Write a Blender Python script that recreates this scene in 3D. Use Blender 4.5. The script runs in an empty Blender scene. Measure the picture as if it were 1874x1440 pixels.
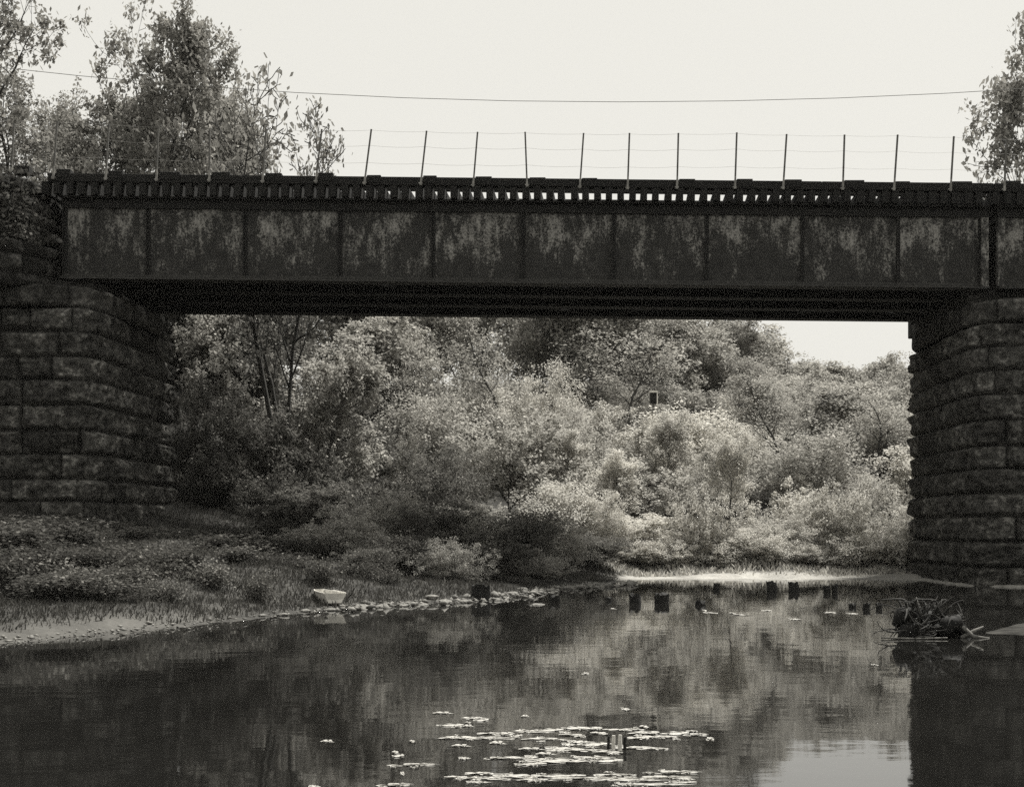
import bpy, bmesh, math, random
import numpy as np
from mathutils import Vector, Matrix

SC = bpy.context.scene
HAZE = 0.00013
COL = SC.collection
R = math.radians
F = 2575.0; CX = 937.0; HY = 960.0; HC = 1.55     # focal length, image centre and horizon in photo pixels, eye height

def W(x, y, D):
    """photo pixel + distance -> world point"""
    return Vector(((x - CX) / F * D, D, HC + (HY - y) / F * D))

# ------------------------------------------------------------------ helpers
def tag(o, label=None, cat=None, group=None, kind=None):
    if label: o['label'] = label
    if cat: o['category'] = cat
    if group: o['group'] = group
    if kind: o['kind'] = kind
    return o

def empty(name, loc=(0, 0, 0), rz=0.0):
    o = bpy.data.objects.new(name, None); COL.objects.link(o)
    o.location = loc; o.rotation_euler = (0, 0, rz); o.empty_display_size = 0.2
    return o

def link(name, me, mat=None, parent=None):
    o = bpy.data.objects.new(name, me); COL.objects.link(o)
    if mat is not None and len(me.materials) == 0: me.materials.append(mat)
    if parent is not None: o.parent = parent
    return o

def copy_tree(o, parent=None):
    c = o.copy(); COL.objects.link(c); c.parent = parent
    for ch in [k for k in bpy.data.objects if k.parent == o]:
        copy_tree(ch, c)
    return c

class MB:
    def __init__(s): s.v = []; s.f = []
    def box(s, a, b, slope=0.0):
        """axis box from a to b; slope tilts z with x"""
        n = len(s.v)
        for z in (a[2], b[2]):
            for (x, y) in ((a[0], a[1]), (b[0], a[1]), (b[0], b[1]), (a[0], b[1])):
                s.v.append((x, y, z + slope * x))
        for q in ((3, 2, 1, 0), (4, 5, 6, 7), (0, 1, 5, 4), (1, 2, 6, 5), (2, 3, 7, 6), (3, 0, 4, 7)):
            s.f.append(tuple(n + k for k in q))
        return s
    def tube(s, pts, rad, n=8, cap=True):
        pts = [Vector(p) for p in pts]
        if not hasattr(rad, '__len__'): rad = [rad] * len(pts)
        base = len(s.v)
        up = Vector((0, 0, 1))
        for i, p in enumerate(pts):
            d = (pts[min(i + 1, len(pts) - 1)] - pts[max(i - 1, 0)]).normalized()
            u = d.cross(up)
            if u.length < 1e-3: u = d.cross(Vector((1, 0, 0)))
            u.normalize(); w = d.cross(u)
            for k in range(n):
                a = 2 * math.pi * k / n
                s.v.append(tuple(p + (u * math.cos(a) + w * math.sin(a)) * rad[i]))
        for i in range(len(pts) - 1):
            for k in range(n):
                a = base + i * n + k; b = base + i * n + (k + 1) % n
                s.f.append((a, b, b + n, a + n))
        if cap:
            s.f.append(tuple(base + k for k in range(n))[::-1])
            s.f.append(tuple(base + (len(pts) - 1) * n + k for k in range(n)))
        return s
    def mesh(s, name, smooth=False):
        me = bpy.data.meshes.new(name); me.from_pydata(s.v, [], s.f); me.update()
        if smooth: me.shade_smooth()
        return me
    def build(s, name, mat, parent=None, smooth=False, bevel=0):
        o = link(name, s.mesh(name, smooth), mat, parent)
        if bevel:
            m = o.modifiers.new('b', 'BEVEL'); m.width = bevel; m.segments = 2
        return o

def np_mesh(name, V, Fc, smooth=False):
    """V (n,3), Fc (m,k) constant polygon size"""
    me = bpy.data.meshes.new(name)
    V = np.ascontiguousarray(V, dtype=np.float32); Fc = np.ascontiguousarray(Fc, dtype=np.int32)
    k = Fc.shape[1]
    me.vertices.add(len(V)); me.vertices.foreach_set('co', V.ravel())
    me.loops.add(Fc.size); me.loops.foreach_set('vertex_index', Fc.ravel())
    me.polygons.add(len(Fc)); me.polygons.foreach_set('loop_start', np.arange(len(Fc), dtype=np.int32) * k)
    me.update(calc_edges=True)
    if smooth: me.shade_smooth()
    return me

def hash3(ix, iy, iz, seed=0):
    n = (ix.astype(np.int64) * 374761393 + iy.astype(np.int64) * 668265263 + iz.astype(np.int64) * 2147483647 + seed * 1274126177) & 0xffffffff
    n = ((n ^ (n >> 13)) * 1274126177) & 0xffffffff
    n = (n ^ (n >> 16)) & 0xffffffff
    return n / 4294967295.0

def vnoise(x, y, z, seed=0):
    x, y, z = np.broadcast_arrays(np.asarray(x, float), np.asarray(y, float), np.asarray(z, float))
    xi, yi, zi = np.floor(x), np.floor(y), np.floor(z)
    fx, fy, fz = x - xi, y - yi, z - zi
    fx, fy, fz = [t * t * (3 - 2 * t) for t in (fx, fy, fz)]
    r = 0
    for dx in (0, 1):
        for dy in (0, 1):
            for dz in (0, 1):
                w = (fx if dx else 1 - fx) * (fy if dy else 1 - fy) * (fz if dz else 1 - fz)
                r = r + w * hash3(xi + dx, yi + dy, zi + dz, seed)
    return r * 2 - 1

def fbm(x, y, z, oct=4, seed=0):
    r = 0; a = 1; t = 0
    for i in range(oct):
        r = r + a * vnoise(np.asarray(x) * 2**i, np.asarray(y) * 2**i, np.asarray(z) * 2**i, seed + i); t += a; a *= 0.5
    return r / t

# ------------------------------------------------------------------ materials
def warm(v):
    """the print is black and white on warm paper: every pigment is a warm grey"""
    return (v * 1.03, v * 1.0, v * 0.925, 1)

class NT:
    def __init__(s, name):
        s.m = bpy.data.materials.new(name); s.m.use_nodes = True
        s.t = s.m.node_tree; s.t.nodes.clear()
        s.out = s.t.nodes.new('ShaderNodeOutputMaterial')
    def n(s, typ, **kw):
        o = s.t.nodes.new(typ)
        for k, v in kw.items():
            if k.startswith('i_'):
                key = k[2:]
                key = int(key) if key.isdigit() else key.replace('_', ' ')
                o.inputs[key].default_value = v
            else: setattr(o, k, v)
        return o
    def l(s, a, b): s.t.links.new(a, b)
    def coord(s, scale=(1, 1, 1)):
        tc = s.n('ShaderNodeTexCoord'); mp = s.n('ShaderNodeMapping'); mp.inputs['Scale'].default_value = scale
        s.l(tc.outputs['Object'], mp.inputs['Vector']); return mp.outputs['Vector']
    def noise(s, vec, scale, detail=5, rough=0.6):
        o = s.n('ShaderNodeTexNoise'); o.inputs['Scale'].default_value = scale; o.inputs['Detail'].default_value = detail
        o.inputs['Roughness'].default_value = rough; s.l(vec, o.inputs['Vector']); return o.outputs['Fac']
    def ramp(s, fac, stops):
        o = s.n('ShaderNodeValToRGB'); e = o.color_ramp.elements
        while len(e) < len(stops): e.new(0.5)
        for k, (p, v) in enumerate(stops):
            e[k].position = p; e[k].color = warm(v) if not hasattr(v, '__len__') else v
        s.l(fac, o.inputs['Fac']); return o.outputs['Color']
    def mix(s, fac, a, b, mode='MIX'):
        o = s.n('ShaderNodeMix', data_type='RGBA', blend_type=mode)
        for src, idx in ((fac, 0), (a, 6), (b, 7)):
            if hasattr(src, 'is_linked') or hasattr(src, 'links'): s.l(src, o.inputs[idx])
            else: o.inputs[idx].default_value = src
        return o.outputs[2]
    def math(s, op, a, b=0.0, clamp=False):
        o = s.n('ShaderNodeMath', operation=op, use_clamp=clamp)
        for src, idx in ((a, 0), (b, 1)):
            if hasattr(src, 'links'): s.l(src, o.inputs[idx])
            else: o.inputs[idx].default_value = src
        return o.outputs[0]
    def bump(s, h, strength, dist):
        o = s.n('ShaderNodeBump'); o.inputs['Strength'].default_value = strength; o.inputs['Distance'].default_value = dist
        s.l(h, o.inputs['Height']); return o.outputs['Normal']
    def bsdf(s, col, rough=0.9, normal=None, spec=0.3):
        b = s.n('ShaderNodeBsdfPrincipled'); b.inputs['Roughness'].default_value = rough
        b.inputs['Specular IOR Level'].default_value = spec
        if hasattr(col, 'links'): s.l(col, b.inputs['Base Color'])
        else: b.inputs['Base Color'].default_value = col
        if normal is not None: s.l(normal, b.inputs['Normal'])
        s.l(b.outputs[0], s.out.inputs['Surface']); return b

def simple_mat(name, v0, v1, scale=6, rough=0.9, bump=0.3, spec=0.3, stretch=(1, 1, 1), bd=0.02):
    t = NT(name); c = t.coord(stretch); f = t.noise(c, scale, 6, 0.65)
    t.bsdf(t.ramp(f, [(0.32, v0), (0.68, v1)]), rough, t.bump(f, bump, bd), spec); return t.m

def leaf_mat(name, v0, v1, trans=0.45):
    t = NT(name)
    g = t.n('ShaderNodeNewGeometry'); oi = t.n('ShaderNodeObjectInfo')
    a = t.math('MULTIPLY', oi.outputs['Random'], 0.35)
    isl = t.math('MULTIPLY', g.outputs['Random Per Island'], 0.65)
    f = t.math('ADD', a, isl)
    c = t.ramp(f, [(0.1, v0), (0.9, v1)])
    d = t.n('ShaderNodeBsdfDiffuse'); tr = t.n('ShaderNodeBsdfTranslucent'); gl = t.n('ShaderNodeBsdfGlossy')
    gl.inputs['Roughness'].default_value = 0.5
    t.l(c, d.inputs['Color']); t.l(c, tr.inputs['Color']); gl.inputs['Color'].default_value = warm(0.5)
    m = t.n('ShaderNodeMixShader'); m.inputs[0].default_value = trans
    t.l(d.outputs[0], m.inputs[1]); t.l(tr.outputs[0], m.inputs[2])
    m2 = t.n('ShaderNodeMixShader'); m2.inputs[0].default_value = 0.04
    t.l(m.outputs[0], m2.inputs[1]); t.l(gl.outputs[0], m2.inputs[2])
    t.l(m2.outputs[0], t.out.inputs['Surface']); return t.m

M = {}
M['bark'] = simple_mat('bark', 0.025, 0.075, 9, stretch=(3, 3, 0.6))
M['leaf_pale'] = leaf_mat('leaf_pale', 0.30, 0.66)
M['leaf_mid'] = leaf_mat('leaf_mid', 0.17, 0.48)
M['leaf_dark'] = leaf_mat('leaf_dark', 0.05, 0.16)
M['leaf_sky'] = leaf_mat('leaf_sky', 0.15, 0.34)  # leaf colour lightened to stand in for haze on the skyline crowns
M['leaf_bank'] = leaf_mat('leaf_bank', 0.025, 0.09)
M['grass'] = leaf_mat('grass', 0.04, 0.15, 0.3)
M['timber'] = simple_mat('creosote_timber', 0.004, 0.014, 5, 0.85, stretch=(0.5, 3, 3))
M['steel_dark'] = simple_mat('sooty_shaded_steel', 0.006, 0.018, 4, 0.8)
M['steel_lit_edge'] = simple_mat('lit_flange_steel', 0.02, 0.05, 6, 0.75)
M['rail'] = simple_mat('rail_steel', 0.02, 0.05, 6, 0.6)
M['post'] = simple_mat('rusty_post', 0.06, 0.14, 5, 0.8)
M['post_foot'] = simple_mat('whitened_post_foot', 0.12, 0.3, 9, 0.9)
M['wire'] = simple_mat('wire', 0.16, 0.2, 4, 0.6)
M['cable'] = simple_mat('cable', 0.08, 0.12, 4, 0.8)
M['stump'] = simple_mat('wet_wood', 0.004, 0.018, 7, 0.8, 0.6, stretch=(3, 3, 0.7))
M['root'] = simple_mat('drift_wood', 0.008, 0.045, 7, 0.85, 0.5)
M['mud'] = simple_mat('mud', 0.015, 0.05, 4, 1.0, spec=0.05)
M['pale_mud'] = simple_mat('silt', 0.07, 0.14, 5, 0.9)
M['stake'] = simple_mat('bleached_stake', 0.35, 0.65, 12, 0.9)
M['boat'] = simple_mat('white_boat_paint', 0.5, 0.72, 6, 0.6, 0.15)
M['rock'] = simple_mat('river_stone', 0.04, 0.24, 3, 0.85, 0.5)
M['pad'] = simple_mat('bleached_pad', 0.2, 0.5, 9, 0.55, 0.2)
M['footing'] = simple_mat('pale_footing', 0.13, 0.28, 5, 0.9)
M['signwhite'] = simple_mat('white_paint', 0.6, 0.75, 6, 0.7, 0.1)

def web_mat():
    t = NT('weathered_web_paint')
    c = t.coord((1, 1, 1)); st = t.coord((1.5, 1, 0.75)); st2 = t.coord((8, 2, 1.1))
    base = t.ramp(t.noise(c, 5, 6), [(0.3, 0.012), (0.7, 0.034)])
    big = t.noise(st, 0.95, 10, 0.82)
    fine = t.noise(st2, 1.4, 6, 0.75)
    grit = t.noise(c, 22, 3, 0.7)
    sep = t.n('ShaderNodeSeparateXYZ'); tc = t.n('ShaderNodeTexCoord'); t.l(tc.outputs['Object'], sep.inputs[0])
    m = t.math('ADD', t.math('MULTIPLY', big, 0.8), t.math('MULTIPLY', fine, 0.2))
    m = t.math('ADD', m, t.math('MULTIPLY', t.math('SUBTRACT', grit, 0.5), 0.32))
    # lime runs start under the top flange: fade out towards the bottom (object z = 0 at girder bottom)
    zz = t.n('ShaderNodeMapRange'); zz.inputs['From Min'].default_value = 0.15; zz.inputs['From Max'].default_value = 1.3
    zz.inputs['To Min'].default_value = -0.06; zz.inputs['To Max'].default_value = 0.02
    t.l(t.math('ADD', sep.outputs['Z'], t.math('MULTIPLY', sep.outputs['X'], 0.0107)), zz.inputs['Value'])
    m = t.math('ADD', m, zz.outputs[0])
    k = t.n('ShaderNodeMapRange'); k.inputs['From Min'].default_value = 0.505; k.inputs['From Max'].default_value = 0.615
    t.l(m, k.inputs['Value'])
    col = t.mix(k.outputs[0], base, warm(0.27))
    t.bsdf(col, 0.8, t.bump(grit, 0.4, 0.01), 0.3)
    return t.m
M['web'] = web_mat()

def stone_mat(name, lo, hi, streak=0.5):
    t = NT(name)
    c = t.coord(); st = t.coord((3.2, 3.2, 0.35))
    a = t.n('ShaderNodeAttribute', attribute_name='tone')
    f = t.noise(c, 2.6, 8, 0.68); g = t.noise(c, 26, 4, 0.7)
    f2 = t.noise(c, 7.5, 9, 0.78)
    mm = t.math('ADD', t.math('MULTIPLY', f, 0.45), t.math('MULTIPLY', f2, 0.55))
    base = t.ramp(mm, [(0.40, lo), (0.52, (lo + hi) * .22), (0.64, hi)])
    tone = t.math('ADD', t.math('MULTIPLY', a.outputs['Fac'], 0.9), 0.55)
    comb = t.n('ShaderNodeCombineColor')
    for k in range(3): t.l(tone, comb.inputs[k])
    col = t.mix(1.0, base, comb.outputs[0], 'MULTIPLY')
    s = t.noise(st, 0.85, 6, 0.7)
    k = t.n('ShaderNodeMapRange'); k.inputs['From Min'].default_value = 0.60; k.inputs['From Max'].default_value = 0.70
    k.inputs['To Max'].default_value = streak; t.l(s, k.inputs['Value'])
    col = t.mix(k.outputs[0], col, warm(0.2))
    aj = t.n('ShaderNodeAttribute', attribute_name='joint')      # near-black mortar joints
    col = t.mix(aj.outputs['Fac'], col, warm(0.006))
    h = t.math('ADD', t.math('MULTIPLY', f, 0.6), t.math('MULTIPLY', g, 0.4))
    t.bsdf(col, 0.92, t.bump(h, 1.0, 0.09), 0.15); return t.m
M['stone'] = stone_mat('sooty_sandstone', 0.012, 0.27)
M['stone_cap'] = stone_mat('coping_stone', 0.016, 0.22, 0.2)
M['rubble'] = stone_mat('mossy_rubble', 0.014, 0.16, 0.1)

def ground_mat():
    t = NT('bank_soil')
    c = t.coord()
    a = t.n('ShaderNodeAttribute', attribute_name='sand')
    f = t.noise(c, 1.3, 8, 0.7); g = t.noise(c, 14, 4, 0.7)
    soil = t.ramp(f, [(0.3, 0.02), (0.7, 0.06)])
    sand = t.ramp(g, [(0.3, 0.22), (0.7, 0.42)])
    t.bsdf(t.mix(a.outputs['Fac'], soil, sand), 0.95, t.bump(g, 0.5, 0.03), 0.2); return t.m
M['ground'] = ground_mat()

def water_mat():
    t = NT('still_river_water')
    tc = t.n('ShaderNodeTexCoord')
    def mp(sc):
        m = t.n('ShaderNodeMapping'); m.inputs['Scale'].default_value = sc; t.l(tc.outputs['Object'], m.inputs['Vector']); return m.outputs[0]
    a = t.noise(mp((0.8, 1.1, 1)), 1.0, 3, 0.5)
    b = t.noise(mp((3.0, 9.0, 1)), 1.0, 3, 0.55)
    h = t.math('ADD', t.math('MULTIPLY', a, 0.8), t.math('MULTIPLY', b, 0.06))
    bs = t.bsdf(warm(0.012), 0.03, t.bump(h, 1.0, 0.0042), 0.5)
    bs.inputs['IOR'].default_value = 1.6
    t.l(t.ramp(t.noise(mp((.3, .3, 1)), 1.0, 4), [(0.3, 0.005), (0.7, 0.011)]), bs.inputs['Base Color'])
    return t.m
M['water'] = water_mat()

# ------------------------------------------------------------------ terrain
SHORE = [(-60, -60), (-16, -22), (-11, -4), (-9.4, 8), (-7.8, 14), (-6.7, 18.2), (-5.7, 20.0), (-4.6, 22.2), (-3.3, 25.3), (-1.96, 27), (-.63, 28.5),
         (.28, 31), (1.2, 34.0), (2.3, 35.0), (2.6, 36.5), (3.2, 39.2), (6, 39.6), (9, 39.7), (11.2, 39.2), (13, 39.5), (18, 39), (30, 37), (60, 34), (400, 10)]
SH = np.array(SHORE, float)

def shore_dist(X, Y):
    X = np.asarray(X, float); Y = np.asarray(Y, float)
    best = np.full(X.shape, 1e9)
    for (a, b) in zip(SH[:-1], SH[1:]):
        d = b - a; L = d @ d
        t = np.clip(((X - a[0]) * d[0] + (Y - a[1]) * d[1]) / L, 0, 1)
        best = np.minimum(best, np.hypot(X - (a[0] + t * d[0]), Y - (a[1] + t * d[1])))
    poly = SHORE + [(900, 10), (900, 900), (-900, 900), (-900, -60)]
    inside = np.zeros(X.shape, bool)
    n = len(poly)
    for i in range(n):
        x1, y1 = poly[i]; x2, y2 = poly[(i + 1) % n]
        c = ((y1 > Y) != (y2 > Y))
        with np.errstate(divide='ignore', invalid='ignore'):
            xi = (x2 - x1) * (Y - y1) / ((y2 - y1) if y2 != y1 else 1e-9) + x1
        inside ^= c & (X < xi)
    return np.where(inside, best, -best)

def sstep(a, b, x):
    t = np.clip((x - a) / (b - a), 0, 1); return t * t * (3 - 2 * t)

def height(X, Y):
    X = np.asarray(X, float); Y = np.asarray(Y, float)
    s = shore_dist(X, Y)
    near_left = sstep(4, -3, X) * sstep(38, 30, Y)
    z = np.where(s > 0, 0.04 * np.minimum(s, 3.2) + 0.125 * np.clip(s - 1.8 * sstep(2, 4, X) - 0.3, 0, 9) , np.maximum(-0.9, 0.22 * s))
    z = z + np.where(s > 10, np.minimum((s - 10) * 0.245, 5.9), 0) - 2.4 * sstep(38, 60, s)
    z = z * (1 - 0.28 * sstep(8, 26, X) * (Y > 38))
    # railway embankment left of the abutment
    e = sstep(-12.6, -16.5, X) * 9.4 * np.clip(1 - (np.abs(Y - 39) - 3.2) / 14, 0, 1)
    z = np.where(s > 0, np.maximum(z, e), z)
    # wooded slope rises to the left behind the bridge
    z = z + np.where(s > 0, 4.2 * sstep(-6, -22, X) * sstep(42, 52, Y), 0)
    z = z + np.where(s > 0.6, 0.10 * fbm(X * 0.5, Y * 0.5, 0, 4, 5) * np.clip(s, 0, 3), 0) + 0.015 * vnoise(X * 3, Y * 3, 0, 7)
    # bank behind the camera
    z = np.where(Y < -8, np.maximum(z, np.minimum(1.6, (-8 - Y) * 0.25) - 0.2), z)
    return z

def hz(x, y): return float(height(np.array([x]), np.array([y]))[0])

def axis(fine0, fine1, step, lo, hi):
    a = list(np.arange(fine0, fine1 + 1e-6, step))
    s = step; x = fine1
    while x < hi: s *= 1.3; x += s; a.append(min(x, hi))
    s = step; x = fine0; pre = []
    while x > lo: s *= 1.3; x -= s; pre.append(max(x, lo))
    return np.array(pre[::-1] + a)
gx = axis(-19, 22, 0.22, -700, 700); gy = axis(13, 62, 0.22, -80, 900)
GX, GY = np.meshgrid(gx, gy)
GZ = height(GX, GY)
nx, ny = len(gx), len(gy)
idx = np.arange(nx * ny).reshape(ny, nx)
FQ = np.stack([idx[:-1, :-1], idx[:-1, 1:], idx[1:, 1:], idx[1:, :-1]], -1).reshape(-1, 4)
gme = np_mesh('ground', np.stack([GX, GY, GZ], -1).reshape(-1, 3), FQ, True)
S = shore_dist(GX, GY)
far_sand = sstep(2.6, 3.4, GX) * (GY > 37) * sstep(2.4, 1.8, S)
left_sand = sstep(-4.4, -5.4, GX) * (GY < 25) * sstep(1.5, 0.7, S + 0.5 * fbm(GX, GY, 0, 3, 9))
spit = (GX > 0.4) * (GX < 3) * (GY > 33) * (GY < 37.5) * sstep(0.7, 0.3, S) * 0.8
sand = np.clip(far_sand + left_sand * 0.13 + spit, 0, 1) * np.clip(0.85 + 0.5 * fbm(GX * 2, GY * 2, 0, 3, 3), 0, 1)
sand = np.where(S < -0.25, 0, sand)
at = gme.attributes.new('sand', 'FLOAT', 'POINT'); at.data.foreach_set('value', sand.ravel().astype(np.float32))
g = link('ground', gme, M['ground']); tag(g, kind='structure')

wb = MB(); 
wb.v = [(-300, -200, 0), (600, -200, 0), (600, 60, 0), (-300, 60, 0)]; wb.f = [(0, 1, 2, 3)]
w = wb.build('water', M['water']); tag(w, kind='structure')

# ------------------------------------------------------------------ stone piers
def masonry(name, cx, cy, a, b, z0, z1, course, seed, mat, parent, expo=4.0, batter=0.02, blen=(0.75, 1.9), rough=0.12, step=0.032):
    """rock-faced ashlar wrapped round a rounded-rectangle plan; object origin stays at world zero of the parent"""
    rng = np.random.RandomState(seed)
    th = np.linspace(0, 2 * np.pi, 4000)
    px = np.sign(np.cos(th)) * np.abs(np.cos(th)) ** (2 / expo) * a
    py = np.sign(np.sin(th)) * np.abs(np.sin(th)) ** (2 / expo) * b
    arc = np.concatenate([[0], np.cumsum(np.hypot(np.diff(px), np.diff(py)))]); L = arc[-1]
    nu = int(L / step); nv = int((z1 - z0) / step)
    u = np.arange(nu) * L / nu; v = np.linspace(z0, z1, nv + 1)
    PX = np.interp(u, arc, px); PY = np.interp(u, arc, py)
    d = 0.002
    NX = np.interp((u + d) % L, arc, py) - np.interp((u - d) % L, arc, py); NY = -(np.interp((u + d) % L, arc, px) - np.interp((u - d) % L, arc, px))
    kern = np.ones(7) / 7
    NX = np.convolve(np.r_[NX[-3:], NX, NX[:3]], kern, 'valid'); NY = np.convolve(np.r_[NY[-3:], NY, NY[:3]], kern, 'valid')
    nn = np.hypot(NX, NY); NX /= nn; NY /= nn
    nc = max(1, int(round((z1 - z0) / course)))
    lines = z0 + (z1 - z0) * np.arange(nc + 1) / nc
    lines[1:-1] += rng.uniform(-0.04, 0.04, nc - 1)
    ci = np.clip(np.searchsorted(lines, v, 'right') - 1, 0, nc - 1)
    U, V = np.meshgrid(u, v)
    E = np.zeros_like(U); T = np.zeros_like(U); PUSH = np.zeros_like(U)
    for j in range(nc):
        cuts = [rng.uniform(0, 0.8)]
        while cuts[-1] < L - 0.6: cuts.append(cuts[-1] + rng.uniform(*blen))
        cuts = np.array(cuts); cuts = cuts[cuts < L - 0.3]
        k = np.searchsorted(cuts, u, 'right') - 1
        lo = np.where(k >= 0, cuts[k], cuts[-1] - L); hi = np.where(k + 1 < len(cuts), cuts[np.minimum(k + 1, len(cuts) - 1)], cuts[0] + L)
        eu = np.minimum(u - lo, hi - u)
        rows = np.where(ci == j)[0]
        ev = np.minimum(v[rows] - lines[j], lines[j + 1] - v[rows])
        wob = 0.012 * vnoise(u[None, :] * 4, v[rows][:, None] * 4, j, seed)
        E[rows] = np.minimum(eu[None, :], ev[:, None]) + wob
        tone = rng.rand(len(cuts)) ; push = rng.uniform(-0.025, 0.035, len(cuts)); tilt = rng.uniform(-0.03, 0.03, len(cuts))
        T[rows] = tone[k][None, :]; PUSH[rows] = push[k][None, :] + tilt[k][None, :] * ((v[rows] - lines[j]) / course - .5)[:, None]
    prof = np.clip(E / 0.10, 0, 1) ** 0.65
    n1 = fbm(PX[None, :] * 2.2, PY[None, :] * 2.2, V * 3.2, 6, seed) + .35 * (1 - 2 * np.abs(fbm(PX[None, :] * 3.1, PY[None, :] * 3.1, V * 4.5, 4, seed + 3)))
    n2 = np.abs(fbm(PX[None, :] * 5, PY[None, :] * 5, V * 5, 3, seed + 9))
    disp = -0.12 + prof * (0.13 + PUSH + rough * 1.6 * n1 + rough * 0.8 * n2)
    off = disp + batter * (z1 - V)
    X = cx + PX[None, :] + NX[None, :] * off; Y = cy + PY[None, :] + NY[None, :] * off
    Z = V + 0.01 * n1
    n = nu * (nv + 1)
    idx = np.arange(n).reshape(nv + 1, nu); nxt = np.roll(idx, -1, 1)
    Q = np.stack([idx[:-1], nxt[:-1], nxt[1:], idx[1:]], -1).reshape(-1, 4)
    VV = np.stack([X, Y, Z], -1).reshape(-1, 3)
    # lid: fan as degenerate-free quads via inner ring
    inner = np.stack([cx + PX * 0.5, cy + PY * 0.5, np.full(nu, z1)], -1); inner2 = np.stack([cx + PX * 0.02, cy + PY * 0.02, np.full(nu, z1 + 0.01)], -1)
    VV = np.vstack([VV, inner, inner2])
    i1 = n + np.arange(nu); i2 = i1 + nu; top = idx[-1]
    Q = np.vstack([Q, np.stack([top, np.roll(top, -1), np.roll(i1, -1), i1], -1), np.stack([i1, np.roll(i1, -1), np.roll(i2, -1), i2], -1)])
    me = np_mesh(name, VV, Q, False)
    at = me.attributes.new('tone', 'FLOAT', 'POINT')
    at.data.foreach_set('value', np.concatenate([T.ravel(), np.full(2 * nu, 0.5)]).astype(np.float32))
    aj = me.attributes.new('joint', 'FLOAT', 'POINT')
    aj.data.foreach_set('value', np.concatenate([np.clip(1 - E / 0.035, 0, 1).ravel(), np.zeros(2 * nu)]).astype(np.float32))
    return link(name, me, mat, parent)

GR = -0.0107                                   # the line falls gently to the right
def zb(x): return HC + 6.14 + GR * x           # bottom of the girders

# right pier, in the water
rp = empty('stone_pier', (13.76, 38.9, 0), R(-2.6))
tag(rp, 'dark rock-faced ashlar pier with rounded coping rising from the water at the right', 'bridge pier')
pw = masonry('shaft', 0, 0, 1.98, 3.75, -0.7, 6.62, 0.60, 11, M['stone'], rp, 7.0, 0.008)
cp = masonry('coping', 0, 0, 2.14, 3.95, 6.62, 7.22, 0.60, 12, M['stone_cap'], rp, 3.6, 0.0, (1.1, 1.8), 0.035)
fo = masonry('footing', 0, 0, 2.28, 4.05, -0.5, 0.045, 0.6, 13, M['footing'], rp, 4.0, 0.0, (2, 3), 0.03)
MB().box((-1.92, -2.9, 7.18), (1.5, 3.3, 7.545)).box((-1.92, 3.303, 7.18), (1.5, 3.72, 7.80)).box((-1.72, 3.31, 7.803), (-.6, 3.70, 8.9)).build('bearing_seat', M['stone_cap'], rp, bevel=.03)
# left pier on the bank
lp = empty('stone_pier', (-12.28, 38.95, 0), R(-2.2))
tag(lp, 'sooty rock-faced ashlar pier with rounded coping standing on the weedy left bank', 'bridge pier')
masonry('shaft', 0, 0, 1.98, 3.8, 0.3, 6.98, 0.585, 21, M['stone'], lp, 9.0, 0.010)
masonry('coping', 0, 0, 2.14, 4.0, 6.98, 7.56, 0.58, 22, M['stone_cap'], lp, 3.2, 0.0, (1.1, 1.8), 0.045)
MB().box((-1.5, -3.0, 7.5), (1.75, 3.35, 7.78)).build('bearing_seat', M['stone_cap'], lp, bevel=.03)
# abutment behind/above the left pier
ab = empty('abutment_wall', (-16.4, 38.9, 0))
tag(ab, 'overgrown rubble abutment wall rising above the left pier to track level', 'stone wall')
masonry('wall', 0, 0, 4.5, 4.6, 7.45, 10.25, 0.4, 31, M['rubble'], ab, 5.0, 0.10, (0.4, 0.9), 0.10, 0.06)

# ------------------------------------------------------------------ bridge
br = empty('railway_bridge', (0, 0, 0))
tag(br, 'dark steel plate girder railway bridge spanning the river between the two stone piers', 'bridge')
br2 = empty('railway_bridge', (0, 0, 0))
tag(br2, 'short end of the next girder span resting on the right pier', 'bridge')
ZT = 2.10
def girder(parent, x0, x1, y, near, stiff):
    """web, flanges, stiffeners; the web object's origin sits at the girder bottom so its stains can start at the top"""
    e = MB().box((x0, y - .012, .03), (x1, y + .012, ZT - .03), GR)
    o = e.build('girder', M['web'] if near else M['steel_dark'], parent); o.location = (0, 0, HC + 6.14)
    fm = MB().box((x0, y - .27, ZT - .045), (x1, y + .27, ZT), GR).box((x0, y - .10, ZT - .27), (x1, y - .0135, ZT - .048), GR).box((x0, y + .0135, ZT - .2), (x1, y + .08, ZT - .048), GR)
    if near:
        for xx in np.arange(x0 + .05, x1 - .05, .12):
            fm.tube([(xx, y - .10, ZT - .22 + GR * xx), (xx, y - .114, ZT - .22 + GR * xx)], [.02, .011], 5)
    fm.build('top_flange', M['steel_dark'], o)  # dark colour paints in the shade under the tie ends
    fb = MB().box((x0, y - .25, 0), (x1, y + .25, .035), GR).box((x0, y - .036, .037), (x1, y - .0135, .15), GR).box((x0, y + .0135, .037), (x1, y + .036, .15), GR)
    if near:
        for xx in np.arange(x0 + .05, x1 - .05, .12):
            fb.tube([(xx, y - .036, .095 + GR * xx), (xx, y - .05, .095 + GR * xx)], [.02, .011], 5)
    fb.build('bottom_flange', M['steel_lit_edge'] if near else M['steel_dark'], o)  # near flange kept lighter: light caught on its edge is painted in
    for s in stiff:
        MB().box((s - .010, y - .13, .152), (s + .010, y - .0135, ZT - .272), GR).box((s + .012, y - .034, .152), (s + .095, y - .0135, ZT - .272), GR).build('stiffener', M['steel_dark'], o)
    return o
SX = [(p - CX) / 71.5 for p in (118, 270, 447, 620, 790, 955, 1120, 1290, 1465, 1640, 1790)]
gx0, gx1 = -11.5, 12.15
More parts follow.
